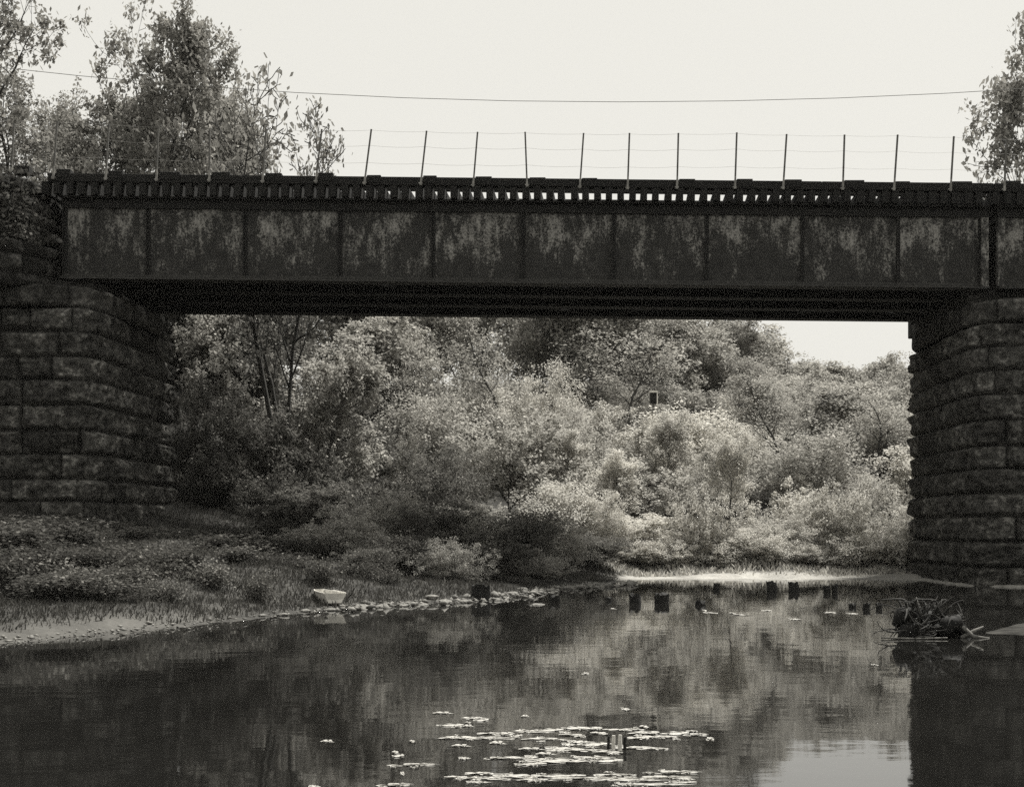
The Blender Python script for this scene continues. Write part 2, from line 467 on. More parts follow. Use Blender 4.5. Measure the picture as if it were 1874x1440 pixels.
girder(br, gx0, gx1, 36.0, True, SX)
for yy in (37.9, 39.7, 41.55): girder(br, gx0, gx1, yy, False, SX[::2])
for s in SX[::2]:
    for ya, yb in ((36.03, 37.87), (37.93, 39.67), (39.73, 41.52)):
        za = HC + 6.14 + GR * s
        MB().tube([(s + .1, ya, za + .2), (s + .1, yb, za + 1.75)], .05, 4).tube([(s + .1, ya, za + 1.75), (s + .1, yb, za + .2)], .05, 4).build('cross_frame', M['steel_dark'], br)
for i, (s0, s1) in enumerate(zip(SX[:-1], SX[1:])):
    for ya, yb in ((36.05, 37.85), (39.75, 41.5)):
        z0 = HC + 6.14 + .08
        p = [(s0, ya), (s1, yb)] if i % 2 else [(s0, yb), (s1, ya)]
        MB().tube([(p[0][0], p[0][1], z0 + GR * p[0][0]), (p[1][0], p[1][1], z0 + GR * p[1][0])], .04, 4).build('lateral_brace', M['steel_dark'], br)
girder(br2, 12.40, 24, 36.0, True, [12.5, 14.4, 16.8, 19.2, 21.6])
girder(br2, 12.40, 24, 41.5, False, [])
# end stiffener plates with pale rust, either side of the gap over the right pier
for par, xx in ((br, 12.04), (br2, 12.46)):
    MB().box((xx - .09, 35.80, zb(xx) + .05), (xx + .09, 35.985, zb(xx) + ZT - .3)).build('end_plate', M['web'], par)
# ties
tie_me = MB().box((-.082, 0, 0), (.082, 6.35, .30)).mesh('tie')
tie_me.materials.append(M['timber'])
rng = random.Random(4)
skew = R(-4.2)
n = int((gx1 + 0.1 - gx0) / 0.303)
for i in range(n + 1):
    xx = gx0 - .05 + i * .303 + rng.uniform(-.022, .022)
    if i % 13 == 5: xx += .05
    t = link('tie', tie_me, None, br)
    t.location = (xx - 0.25, 35.58 + rng.uniform(-.03, .03), zb(xx) + ZT + .004 + rng.uniform(-.004, .004)); t.rotation_euler = (0, math.asin(-GR), skew + rng.uniform(-.012, .012))
for i in range(14):
    xx = 12.5 + i * .303
    t = link('tie', tie_me, None, br2)
    t.location = (xx - .25, 35.58, zb(xx) + ZT + .004); t.rotation_euler = (0, 0, skew)
zt = HC + 6.14 + ZT + .312
for par, x0, x1 in ((br, gx0 - .25, 12.2), (br2, 12.21, 24)):
    x = x0
    while x < x1 - .1:
        xe = min(x1, x + 4.9)
        MB().box((x, 35.60, zt + rng.uniform(0, .015)), (xe - .012, 35.86, zt + .215), GR).build('guard_timber', M['timber'], par, bevel=.012)
        MB().box((x, 41.5, zt), (xe - .012, 41.74, zt + .2), GR).build('guard_timber', M['timber'], par)
        x = xe
    for yy in (36.2, 37.635, 39.6, 41.04):
        MB().box((x0, yy - .07, zt), (x1, yy + .07, zt + .015), GR).box((x0, yy - .011, zt + .015), (x1, yy + .011, zt + .12), GR).box((x0, yy - .036, zt + .12), (x1, yy + .036, zt + .155), GR).build('rail', M['rail'], par)
# bearings
for par, xs in ((br, (-11.1, 11.85)), (br2, (12.75,))):
    for xx in xs:
        for yy in (36.0, 41.5):
            base = 7.78 if xx < 0 else 7.535
            xx = xx + (.25 if 0 < xx < 12 and yy > 41 else 0)
            MB().box((xx - .22, yy - .3, base - .01), (xx + .22, yy + .3, max(zb(xx) - .003, base + .01))).build('bearing', M['steel_dark'], par, bevel=.01)

# ------------------------------------------------------------------ fence on the bridge
POSTS = [(26, 226, 20, 322), (105, 222, 97, 328), (199.5, 226, 193, 330), (290, 232, 286, 332), (384, 237, 382.6, 333), (487, 236, 480, 335), (589, 237, 577.5, 335), (679.6, 237, 666.6, 338),
         (780.7, 240, 769.7, 339), (874, 242, 865.7, 342), (961, 242, 964.7, 342), (1068, 244, 1061, 345), (1152, 244, 1148.5, 347), (1241.5, 244, 1239, 346),
         (1348.4, 243, 1345, 346), (1439.6, 246, 1433, 347), (1545.5, 247, 1542.4, 348), (1642.8, 247, 1636, 349), (1745.6, 250, 1739.5, 350), (1842, 254, 1838, 350), (1946, 256, 1940, 352)]
fe = empty('wire_fence', (0, 35.53, 0))
tag(fe, 'thin strand-wire fence with leaning rusty posts along the edge of the bridge deck', 'fence')
tops = []
rng = random.Random(8)
for k, (tx, ty, bx, by) in enumerate(POSTS):
    a = W(tx, ty, 35.53); b = W(bx, by, 35.53)
    a.y = b.y = 0
    mid = b.lerp(a, 0.22)
    MB().box((-.02, -.02, 0), (.02, .02, (a - mid).length)).build('post', M['post'], fe)
    o = [c for c in bpy.data.objects if c.parent == fe][-1]
    o = fe.children[-1] if fe.children else o
    q = Vector((0, 0, 1)).rotation_difference((a - b).normalized())
    o.rotation_mode = 'QUATERNION'; o.rotation_quaternion = q; o.location = mid
    f2 = MB().tube([b, mid], [.034, .024], 6).tube([(b.x - .05, .03, b.z + .05), (b.x + .05, .03, b.z + .05)], .02, 6).build('post_foot', M['post_foot'], o)
    f2.matrix_parent_inverse = (Matrix.Translation(mid) @ q.to_matrix().to_4x4()).inverted()
    c = MB().box((b.x + .06, .05, b.z + .06), (b.x + .5 + rng.uniform(-.1, .08), .33, b.z + .265 + rng.uniform(-.015, .015))).build('outrigger_block', M['timber'], fe, bevel=.015)
    tops.append((b, a))
for t_, sag in ((0.985, .02), (0.71, .035), (0.40, .03)):
    pts = []
    for (b0, a0), (b1, a1) in zip(tops[:-1], tops[1:]):
        p, q = b0.lerp(a0, t_), b1.lerp(a1, t_)
        for s in (0, .25, .5, .75):
            v = p.lerp(q, s); v.z -= sag * 4 * s * (1 - s); pts.append(v)
    MB().tube(pts, .0026, 4).build('strand', M['wire'], fe)
# overhead cable
pts = []
for i in range(41):
    x = -60 + i * 3.0
    xp = CX + x / 39 * F
    pts.append((x, 39.0, HC + (HY - (187.0 - 47 * ((xp - 1130) / 900) ** 2 * (0.75 if xp > 1130 else 0.85))) / F * 39.0))
oc = MB().tube(pts, .009, 5).build('overhead_cable', M['cable'])
tag(oc, 'single thin sagging cable strung across the pale sky above the bridge', 'cable')

# ------------------------------------------------------------------ trees
def grow(rs, kind, H, Rc, leaves, leafsize, spread=0.33):
    """returns trunk segments (p0,p1,r0,r1) and leaf centres; unit metres"""
    segs = []; tips = []
    def branch(p, d, L, r, lev, maxlev, nseg, nchild, upb, start):
        pts = [p.copy()]; dd = d.copy()
        for i in range(nseg):
            dd = dd + rs.normal(0, 0.16, 3) + np.array([0, 0, upb])
            dd /= np.linalg.norm(dd); p2 = pts[-1] + dd * L / nseg
            r0 = r * (1 - 0.8 * i / nseg); r1 = r * (1 - 0.8 * (i + 1) / nseg)
            segs.append((pts[-1], p2, max(r0, .006), max(r1, .005), lev)); pts.append(p2)
        if lev == maxlev:
            tips.append(pts[-1]); tips.append((pts[-1] + pts[-2]) / 2); return
        if lev >= 1: tips.append(pts[-1])
        ph = rs.rand() * 6.28
        nc = nchild[lev]
        for j in range(nc):
            t = start + (1 - start) * (j + rs.rand() * .8) / nc
            i = min(int(t * nseg), nseg - 1); q = pts[i] + (pts[i + 1] - pts[i]) * (t * nseg - i)
            ax = pts[min(i + 1, nseg)] - pts[i]; ax /= np.linalg.norm(ax)
            ph += 2.4 + rs.normal(0, .3)
            u = np.cross(ax, [0.3, 0.2, 1.0]); u /= np.linalg.norm(u); v = np.cross(ax, u)
            ang = rs.uniform(0.6, 1.15)
            nd = ax * math.cos(ang) + (u * math.cos(ph) + v * math.sin(ph)) * math.sin(ang)
            if lev == 0:
                prof = math.sin(math.pi * min(1, (0.28 + 0.72 * t))) ** 0.6 if kind == 'tree' else 1 - .5 * t
                l2 = Rc * max(prof, .3) * rs.uniform(.75, 1.1)
            else: l2 = L * rs.uniform(.38, .6)
            branch(q, nd, l2, r * (1 - .75 * t) * .55, lev + 1, maxlev, max(3, nseg - 2), nchild, 0.07, 0.25)
    if kind == 'tree':
        branch(np.zeros(3), np.array([rs.normal(0, .06), rs.normal(0, .06), 1.0]), H * .93, H * .018, 0, 3, 8, [18, 6, 4], 0.04, 0.16)
    elif kind == 'sparse':
        branch(np.zeros(3), np.array([rs.normal(0, .08), rs.normal(0, .08), 1.0]), H * .93, H * .013, 0, 3, 8, [14, 6, 4], 0.08, 0.35)
    else:
        for k in range(7):
            a = k * 2.4 + rs.rand(); tilt = rs.uniform(.1, .75)
            d = np.array([math.cos(a) * math.sin(tilt), math.sin(a) * math.sin(tilt), math.cos(tilt)])
            branch(np.array([math.cos(a), math.sin(a), 0]) * Rc * .15, d, H * rs.uniform(.7, .95), H * .012, 1, 3, 5, [0, 8, 6], 0.0, 0.1)
    tips = np.array(tips)
    per = leaves // len(tips) + 1
    w = rs.gamma(1.6, 1 / 1.6, len(tips)); cnt = np.maximum(1, (w * per)).astype(int)
    C = np.repeat(tips, cnt, 0); C = C + rs.normal(0, spread * .55, C.shape) * np.array([1, 1, .75])
    return segs, C

def tube_mesh(name, segs):
    V = []; Q = []
    for (p, q, r0, r1, lev) in segs:
        n = 7 if lev == 0 else 4 if lev == 1 else 3
        d = q - p; L = np.linalg.norm(d); d = d / L
        u = np.cross(d, [0, 0, 1.0] if abs(d[2]) < .9 else [1.0, 0, 0]); u /= np.linalg.norm(u); v = np.cross(d, u)
        b = len(V)
        for c, r in ((p - d * r0 * .3, r0), (q + d * r1 * .3, r1)):
            for k in range(n):
                a = 6.2832 * k / n; V.append(c + (u * math.cos(a) + v * math.sin(a)) * r)
        for k in range(n):
            k2 = (k + 1) % n; Q.append((b + k, b + k2, b + n + k2, b + n + k))
    return np_mesh(name, np.array(V), np.array(Q), True)

def leaf_mesh(name, rs, C, size, updir=0.7):
    n = len(C)
    nrm = rs.normal(0, 1, (n, 3)); nrm[:, 2] = np.abs(nrm[:, 2]) + updir
    nrm /= np.linalg.norm(nrm, axis=1)[:, None]
    t = rs.normal(0, 1, (n, 3)); t -= (t * nrm).sum(1)[:, None] * nrm; t /= np.linalg.norm(t, axis=1)[:, None]
    b = np.cross(nrm, t)
    s = size * rs.uniform(.6, 1.35, n)[:, None]
    V = np.stack([C - t * s * .6, C + b * s * .33 - t * s * .05, C + t * s * .6, C - b * s * .33 - t * s * .05], 1).reshape(-1, 3)
    return np_mesh(name, V, np.arange(4 * n).reshape(n, 4))

PROTO = {}
def proto(key, kind, H, Rc, leaves, size, spread, seed):
    rs = np.random.RandomState(seed)
    segs, C = grow(rs, kind, H, Rc, leaves, size, spread)
    sg = segs if kind != 'bush' else [s for s in segs if s[4] < 3]
    # normalise so the crown's top is exactly at height H
    top = np.percentile(C[:, 2], 99.7); rr = np.percentile(np.hypot(C[:, 0], C[:, 1]), 97)
    PROTO[key] = (tube_mesh(key + '_trunk', sg), leaf_mesh(key + '_crown', rs, C, size), top, rr)
for k in range(3): proto('tree%d' % k, 'tree', 9.0, 3.6, 20000, .20, .42, 100 + k)
for k in range(2): proto('sparse%d' % k, 'sparse', 9.0, 3.2, 13000, .15, .40, 200 + k)
for k, (n_, ls, sp) in enumerate([(17000, .115, .34), (13000, .15, .30), (9500, .19, .30), (13000, .135, .42)]): proto('bush%d' % k, 'bush', 4.0, 2.4, n_, ls, sp, 300 + k)
proto('bush4', 'bush', 4.0, 1.7, 7000, .13, .34, 309)
proto('sky0', 'tree', 9.0, 3.6, 20000, .13, .26, 404)
proto('sky1', 'tree', 9.0, 3.6, 13000, .13, .24, 409)
proto('skyb', 'bush', 4.0, 2.4, 26000, .062, .17, 411)
proto('sapling0', 'sparse', 4.0, 1.3, 800, .075, .12, 500)
proto('sapling1', 'sparse', 4.0, 1.3, 800, .075, .12, 503)
proto('weed0', 'bush', 1.0, .7, 1800, .075, .16, 600)
proto('weed1', 'bush', 1.0, .7, 1500, .09, .18, 601)
MATCACHE = {}
def tmesh(key, mat):
    if (key, mat) not in MATCACHE:
        tm, lm = PROTO[key][0], PROTO[key][1].copy()
        if not tm.materials: tm.materials.append(M['bark'])
        lm.materials.append(M[mat]); MATCACHE[(key, mat)] = (tm, lm)
    return MATCACHE[(key, mat)]
TREES = []
trng = random.Random(77)
def plant(name, key, mat, xp, ytop, D, wpx=None, rot=None, zbase=None):
    X = (xp - CX) / F * D
    z0 = (hz(X, D) if zbase is None else zbase) - .08
    top = HC + (HY - ytop) / F * D
    h = max(top - z0, .5 if name != 'weed_clump' else trng.uniform(.35, .8) * (.6 if D > 31.5 else 1)); sz = h / PROTO[key][2]
    sx = (wpx / 2 / F * D) / PROTO[key][3] if wpx else sz
    o = empty(name, (X, D, z0), trng.uniform(0, 6.28) if rot is None else rot); o.scale = (sx, sx, sz)
    tm, lm = tmesh(key, mat)
    link('trunk' if name != 'bush' and name != 'weed_clump' else 'stem', tm, None, o)
    link('crown' if name not in ('bush', 'weed_clump') else 'foliage', lm, None, o)
    TREES.append((name, o, key, mat, xp, ytop, D)); o['_row'] = ''
    return o

ROWS = {}
def row(rid, items):
    ROWS[rid] = []
    for it in items:
        o = plant(*it[0], **it[1]) if isinstance(it[0], tuple) else plant(*it)
        ROWS[rid].append((it[3], o, it[2], it[1]))

# ridge row: bare lower trunks with sky between them
ridge = [(560, 420, 70, 330), (690, 440, 72, 300), (790, 440, 70, 290), (880, 430, 76, 280), (970, 450, 70, 300), (1050, 470, 74, 270), (1125, 440, 71, 280), (1200, 520, 75, 260), (1285, 560, 72, 230),
         (1335, 580, 76, 190), (1425, 655, 70, 190), (1490, 660, 73, 190), (1545, 670, 78, 190), (1600, 682, 72, 180), (1662, 650, 75, 160), (1740, 600, 74, 220), (1850, 560, 74, 240), (2000, 540, 72, 280)]
row('ridge', [('tree', ['tree0', 'sparse0', 'tree1', 'sparse1', 'tree2'][i % 5] if x < 1000 else ['sparse0', 'sparse1', 'tree1'][i % 3], 'leaf_mid', x, y, D, w) for i, (x, y, D, w) in enumerate(ridge)])
slope = [(640, 600, 60, 260), (740, 580, 62, 240), (840, 640, 61, 240), (905, 700, 60, 190), (1000, 668, 58, 220), (1085, 735, 62, 190), (1190, 765, 60, 200), (1285, 742, 57, 250), (1370, 720, 62, 190), (1440, 690, 61, 210), (1530, 705, 63, 200), (1610, 730, 60, 190), (1700, 720, 62, 200), (1820, 700, 61, 230)]
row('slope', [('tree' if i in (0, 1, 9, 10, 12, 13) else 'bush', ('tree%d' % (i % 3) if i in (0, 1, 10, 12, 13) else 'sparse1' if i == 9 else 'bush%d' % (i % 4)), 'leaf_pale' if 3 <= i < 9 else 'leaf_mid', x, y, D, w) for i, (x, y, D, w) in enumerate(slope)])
mid = [(600, 720, 52, 230), (690, 740, 53, 220), (770, 720, 54, 220), (850, 790, 53, 210), (930, 775, 52, 230), (1030, 800, 54, 220), (1120, 830, 53, 210), (1210, 850, 52, 220), (1310, 830, 54, 220), (1400, 850, 53, 210), (1490, 830, 52, 210), (1580, 840, 54, 210), (1670, 820, 53, 200), (1780, 810, 53, 230)]
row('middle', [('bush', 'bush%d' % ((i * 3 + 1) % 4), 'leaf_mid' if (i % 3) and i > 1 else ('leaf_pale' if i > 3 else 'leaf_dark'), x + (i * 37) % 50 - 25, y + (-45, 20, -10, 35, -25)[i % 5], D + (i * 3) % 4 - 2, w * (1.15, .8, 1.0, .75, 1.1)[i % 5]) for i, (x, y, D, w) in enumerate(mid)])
front = [(640, 890, 46.5, 190), (720, 900, 46.2, 180), (790, 870, 46.8, 200), (870, 890, 45.6, 190), (950, 900, 46, 180), (1030, 915, 45.5, 180), (1110, 930, 46, 170), (1190, 925, 46.5, 190), (1270, 945, 45.5, 180), (1350, 930, 46, 180), (1430, 940, 46, 180), (1510, 925, 46, 180), (1590, 950, 45.6, 170), (1655, 930, 46.4, 170), (1740, 930, 46, 180), (1840, 920, 46, 190)]
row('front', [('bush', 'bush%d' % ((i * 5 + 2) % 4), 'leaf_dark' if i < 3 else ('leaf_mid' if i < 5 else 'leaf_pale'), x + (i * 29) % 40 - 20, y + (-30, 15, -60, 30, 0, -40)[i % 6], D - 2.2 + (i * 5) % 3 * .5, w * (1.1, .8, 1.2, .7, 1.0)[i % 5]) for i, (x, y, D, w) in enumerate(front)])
spit_b = [(700, 900, 38.5, 220), (790, 915, 37, 200), (870, 920, 38.5, 200), (950, 930, 38, 190), (1020, 950, 39.0, 170), (1090, 975, 41, 150), (620, 930, 35, 200), (745, 975, 33, 170), (830, 985, 32.2, 160), (915, 990, 34, 160), (985, 1005, 35.5, 120), (670, 1000, 31.5, 130), (560, 960, 36, 170)]
crest = [(640 + 62 * i, 690 + (0, 22, -15, 10, -8)[i % 5] + (8 if 6 <= i <= 9 else 0) - (14 if i > 12 else 0), 66 + (i * 7) % 4, 190) for i in range(20)]
row('crest', [('bush', 'bush%d' % ((i * 3) % 4), 'leaf_mid', x, y, D, w) for i, (x, y, D, w) in enumerate(crest)])
back = [(700, 380), (840, 400), (960, 470), (1050, 520), (1110, 560), (1170, 540), (1215, 570), (1260, 600), (1330, 590), (1345, 598), (1450, 655), (1515, 668), (1580, 685), (1640, 675), (1730, 650)]
row('back', [('tree', 'tree%d' % (i % 3), 'leaf_mid', x, y, 84 + (i * 5) % 6, 230) for i, (x, y) in enumerate(back)])
frng = random.Random(31)
fill = []
for i in range(46):
    x = 560 + (i * 197) % 1240 + frng.uniform(-25, 25); D = frng.uniform(44.5, 64)
    base = HY + (HC - hz((x - CX) / F * D, D)) / D * F
    fill.append((x, base - frng.uniform(70, 150) * 50 / D, D, frng.uniform(80, 160)))
proto('bare0', 'sparse', 9.0, 3.2, 2600, .13, .35, 701)
proto('bare1', 'sparse', 9.0, 3.2, 2200, .13, .35, 702)
row('bare', [('tree', 'bare%d' % (i % 2), 'leaf_mid', x, y, D, w) for i, (x, y, D, w) in enumerate([(1415, 645, 55, 240), (1500, 690, 56, 200), (1165, 560, 63, 240), (1095, 600, 66, 200), (905, 560, 60, 240), (1600, 700, 58, 170), (760, 600, 57, 200)])])
row('fringe', [('bush', 'bush%d' % ((i * 2 + 1) % 5), 'leaf_pale', 1145 + 44 * i + (i * 31) % 20, 1000 - (i * 13) % 30, 43.0 + (i % 3) * .3, 110 + (i * 17) % 40) for i in range(13)])
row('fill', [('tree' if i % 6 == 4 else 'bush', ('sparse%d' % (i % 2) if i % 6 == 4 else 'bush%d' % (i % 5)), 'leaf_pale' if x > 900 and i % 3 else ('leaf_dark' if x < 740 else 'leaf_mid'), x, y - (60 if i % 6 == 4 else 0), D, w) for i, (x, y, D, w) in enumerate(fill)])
row('spit', [('bush', 'bush%d' % (i % 4), 'leaf_dark' if i % 2 else 'leaf_mid', x, y, D, w) for i, (x, y, D, w) in enumerate(spit_b)])
leftw = [(350, 540, 50, 260), (430, 560, 47, 240), (520, 590, 48, 240), (590, 640, 46, 210), (380, 700, 45, 200), (460, 720, 44, 200), (545, 780, 44, 190), (410, 830, 43, 170), (500, 870, 42.5, 170), (590, 880, 42, 170), (350, 470, 58, 300), (470, 480, 60, 300)]
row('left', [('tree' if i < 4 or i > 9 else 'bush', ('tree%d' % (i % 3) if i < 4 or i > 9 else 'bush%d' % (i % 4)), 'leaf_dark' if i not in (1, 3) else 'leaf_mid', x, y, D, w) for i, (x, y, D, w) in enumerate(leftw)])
sky = [(205, -30, 46, 500, 'sky0'), (-20, -170, 46, 420, 'sky1'), (50, 120, 50, 330, 'sky1'), (130, 170, 52, 330, 'sky0'), (285, 140, 50, 380, 'sky0'), (325, 165, 52, 340, 'sky1'), (375, 205, 51, 240, 'sky0'), (80, 150, 49, 420, 'sky0'), (1990, 40, 46, 420, 'sky1')]
row('skyline', [('tree', k, 'leaf_sky', x, y, D, w) for (x, y, D, w, k) in sky])
row('sapling', [('sapling', 'sapling0', 'leaf_sky', 488, 150, 44, 330), ('sapling', 'sapling1', 'leaf_sky', 530, 215, 44.5, 260), ('sapling', 'sapling0', 'leaf_sky', 500, 250, 46, 260), ('sapling', 'sapling0', 'leaf_sky', 1800, 305, 46, 40)])

ordw = 'first second third fourth fifth sixth seventh eighth ninth tenth eleventh twelfth thirteenth fourteenth fifteenth sixteenth seventeenth eighteenth nineteenth twentieth twenty-first'.split()
tone = {'leaf_pale': 'pale', 'leaf_mid': 'grey', 'leaf_dark': 'dark', 'leaf_sky': 'dark'}
shape = {'tree': 'full-crowned', 'spar': 'thin-leaved', 'bush': 'rounded', 'bare': 'nearly bare', 'sky0': 'lacy', 'skyb': 'domed', 'sky1': 'lacy', 'sapl': 'spindly'}
ordw = ordw[:20]
tens = {2: 'twenty', 3: 'thirty', 4: 'forty', 5: 'fifty'}
for n_ in range(21, 60): ordw.append((tens[n_ // 10][:-1] + 'ieth') if n_ % 10 == 0 else tens[n_ // 10] + '-' + ordw[n_ % 10 - 1])
place = {'ridge': ('on the far ridge', 'trees along the far ridge'), 'slope': ('on the upper slope below the ridge', 'trees and bushes on the upper slope'),
         'middle': ('halfway up the far bank', 'bushes halfway up the far bank'), 'front': ('directly behind the far sandbar', 'bushes behind the far sandbar'),
         'fringe': ('edging the far sandbar', 'low bushes at the edge of the far sandbar'), 'bare': ('with dark limbs on the slope', 'thin trees with dark limbs on the slope'), 'fill': ('scattered among the undergrowth of the far bank', 'undergrowth scattered over the far bank'), 'crest': ('on the crest under the ridge trees', 'bushes on the crest'), 'back': ('behind the ridge', 'trees behind the ridge'),
         'spit': ('on the shore left of the sandbar', 'bushes on the near shore point'), 'left': ('in the woods beside the left pier', 'trees beside the left pier'),
         'skyline': ('standing against the sky above the deck', 'trees showing above the deck'), 'sapling': ('standing against the sky behind the deck fence', 'saplings above the deck')}
for rid, items in ROWS.items():
    for k, (xp, o, mat, key) in enumerate(sorted(items, key=lambda t: t[0])):
        kind = 'bush' if key.startswith('bush') else 'sapling' if key.startswith('sap') else 'tree'
        tag(o, '%s %s %s %s, %s from the left there' % (tone[mat], shape[key[:4]], kind, place[rid][0], ordw[k]), kind, place[rid][1])
for o in bpy.data.objects:
    if '_row' in o: del o['_row']

# weed clumps on the left bank
wl = [(30, 985, 31, 120), (95, 1000, 30, 130), (165, 995, 32, 110), (205, 975, 34.4, 70), (60, 1045, 26, 150), (140, 1040, 27, 140), (215, 1020, 29, 120), (20, 1060, 23.5, 140), (280, 1000, 33, 110), (345, 985, 35.5, 100), (420, 970, 37, 110),
      (500, 960, 38, 110), (120, 1080, 23.5, 110), (260, 1060, 26, 110), (350, 1055, 28, 100), (430, 1040, 30, 100), (520, 1035, 31, 90), (590, 1040, 28.3, 70), (300, 1090, 24, 80), (660, 1045, 30, 80), (560, 1000, 34, 100), (470, 1085, 25.5, 60), (700, 1060, 29.5, 60), (75, 1060, 22.5, 170), (180, 1085, 22.6, 150), (30, 1020, 28, 190), (110, 1015, 29.5, 180), (235, 985, 33.5, 140), (310, 1045, 28.5, 130), (390, 1010, 32.5, 130), (60, 985, 33.0, 150), (150, 985, 33.4, 90), (225, 1075, 25, 120), (390, 1080, 26, 90), (480, 1010, 33.5, 120)]
wordn = ordw + ['twenty-second', 'twenty-third', 'twenty-fourth', 'twenty-fifth', 'twenty-sixth', 'twenty-seventh', 'twenty-eighth', 'twenty-ninth', 'thirtieth', 'thirty-first', 'thirty-second', 'thirty-third', 'thirty-fourth', 'thirty-fifth', 'thirty-sixth']
wr = []
for i, (x, y, D, w_) in enumerate(wl):
    o = plant('weed_clump', 'weed%d' % (i % 2), 'leaf_bank' if i % 3 else 'grass', x, y - 22, D, w_ * 1.3)
    wr.append((x, o))
for k, (x, o) in enumerate(sorted(wr, key=lambda t: t[0])):
    tag(o, 'leafy weed clump on the left bank, %s from the left' % (wordn[k]), 'weeds', 'weed clumps on the left bank')
    if '_row' in o: del o['_row']

# ivy over the abutment
rs = np.random.RandomState(5)
n = 9000
sx_ = rs.uniform(-20.5, -11.6, n); zz = rs.uniform(7.5, 10.55, n)
keep = fbm(sx_ * .9, zz * .9, 0, 3, 4) > -0.12
sx_, zz = sx_[keep], zz[keep]
d = np.abs((sx_ + 16.4) / 4.6) ** 5
yy = 38.9 - 4.75 * (np.clip(1 - d, 0, 1)) ** .2 - 0.22 * (10.25 - zz) * 0 - rs.uniform(.1, .4, len(sx_)) - 0.10 * (10.25 - zz)
sx_ = sx_ + 0.10 * (10.25 - zz) * (sx_ + 16.4) / 4.6
iv = link('ivy', leaf_mesh('ivy', rs, np.stack([sx_, yy, zz], 1), .12, .3), M['leaf_bank'])
tag(iv, 'tangled creeper growing over the rubble wall above the left pier', 'ivy')

# grass on the banks
def blades(name, n, region, hmin, hmax, mat, seed, width=.02):
    rs = np.random.RandomState(seed)
    P = region(rs, n); m = len(P)
    Z = height(P[:, 0], P[:, 1]); h = rs.uniform(hmin, hmax, m) * (0.6 + .5 * (fbm(P[:, 0], P[:, 1], 0, 3, seed) + .6))
    h = np.clip(h, .04, 2)
    a = rs.uniform(0, 6.28, m); t = np.stack([np.cos(a), np.sin(a), a * 0], 1) * width * rs.uniform(.6, 1.5, m)[:, None]
    lean = rs.normal(0, .35, (m, 2)) * h[:, None]
    B = np.stack([P[:, 0], P[:, 1], Z - .02], 1)
    mid_ = B + np.stack([lean[:, 0] * .3, lean[:, 1] * .3, h * .6], 1); tp = B + np.stack([lean[:, 0], lean[:, 1], h], 1)
    V = np.stack([B - t, B + t, mid_ + t * .8, tp, mid_ - t * .8], 1).reshape(-1, 3)
    me = np_mesh(name, V, np.arange(5 * m).reshape(m, 5))
    o = link(name, me, mat); tag(o, kind='stuff'); return o
def reg_left(rs, n):
    X = rs.uniform(-17, 3, n); Y = rs.uniform(16, 44, n); s = shore_dist(X, Y)
    k = (s > 0.2 + 0.45 * (Y < 21.5) + .6 * rs.rand(n) ** 2) & ~((np.abs(X + 12.25) < 2.0) & (Y > 35.1) & (Y < 42)); k &= (X > -.42 * Y - 1) & (vnoise(X * .8, Y * .8, 0, 3) > -.75)
    return np.stack([X, Y], 1)[k]
gl = blades('grass', 170000, reg_left, .04, .17, M['leaf_bank'], 1, .009)
tag(gl, 'rough grass and low weeds covering the sloping left bank', 'grass')
def reg_far(rs, n):
    X = rs.uniform(2, 24, n); Y = rs.uniform(40.5, 47, n); s = shore_dist(X, Y); k = s > 1.6 + .8 * rs.rand(n)
    return np.stack([X, Y], 1)[k]
gf = blades('grass', 26000, reg_far, .05, .20, M['leaf_pale'], 2, .025)
tag(gf, 'tall grass fringe between the far sandbar and the bushes', 'grass')

# ------------------------------------------------------------------ shoreline stones
def rock_mesh(seed, name='stone'):
    rs = np.random.RandomState(seed); bm = bmesh.new(); bmesh.ops.create_icosphere(bm, subdivisions=3, radius=1)
    for v in bm.verts:
        n_ = float(fbm(np.array([v.co.x * 1.1 + seed]), v.co.y * 1.1, v.co.z * 1.1, 3, seed)[0]); v.co *= 1 + .45 * n_
        v.co.z *= .55
    me = bpy.data.meshes.new(name); bm.to_mesh(me); bm.free(); me.shade_smooth(); me.materials.append(M['rock']); return me
RM = [rock_mesh(i) for i in range(4)]
rg = random.Random(3)
big = [(560, 1121, .10), (605, 1117, .12), (640, 1114, .11), (700, 1111, .12), (735, 1109, .15), (775, 1107, .13), (815, 1103, .15), (850, 1102, .17), (905, 1098, .20), (935, 1090, .16), (955, 1083, .15), (985, 1106, .16), (790, 1101, .18), (667, 1112, .14), (480, 1129, .08), (520, 1126, .10)]
for k, (x, y, s) in enumerate(sorted(big)):
    D = HC * F / (y - HY); X = (x - CX) / F * D
    o = link('stone', RM[k % 4]); o.location = (X, D, max(hz(X, D), -.04) + .02); o.scale = (s, s * .8, s * .6); o.rotation_euler = (0, 0, rg.uniform(0, 6))
    tag(o, 'pale stone on the left waterline, %s from the left' % ordw[k], 'stone', 'larger stones along the left waterline')
V = []; Q = []
rs = np.random.RandomState(12)
bmv = np.array([[1, 0, 0], [0, 1, 0], [-1, 0, 0], [0, -1, 0], [0, 0, 1], [0, 0, -1]], float)
fc = np.array([[0, 1, 4], [1, 2, 4], [2, 3, 4], [3, 0, 4], [1, 0, 5], [2, 1, 5], [3, 2, 5], [0, 3, 5]])
seg = [s for s in zip(SH[5:14], SH[6:15])]
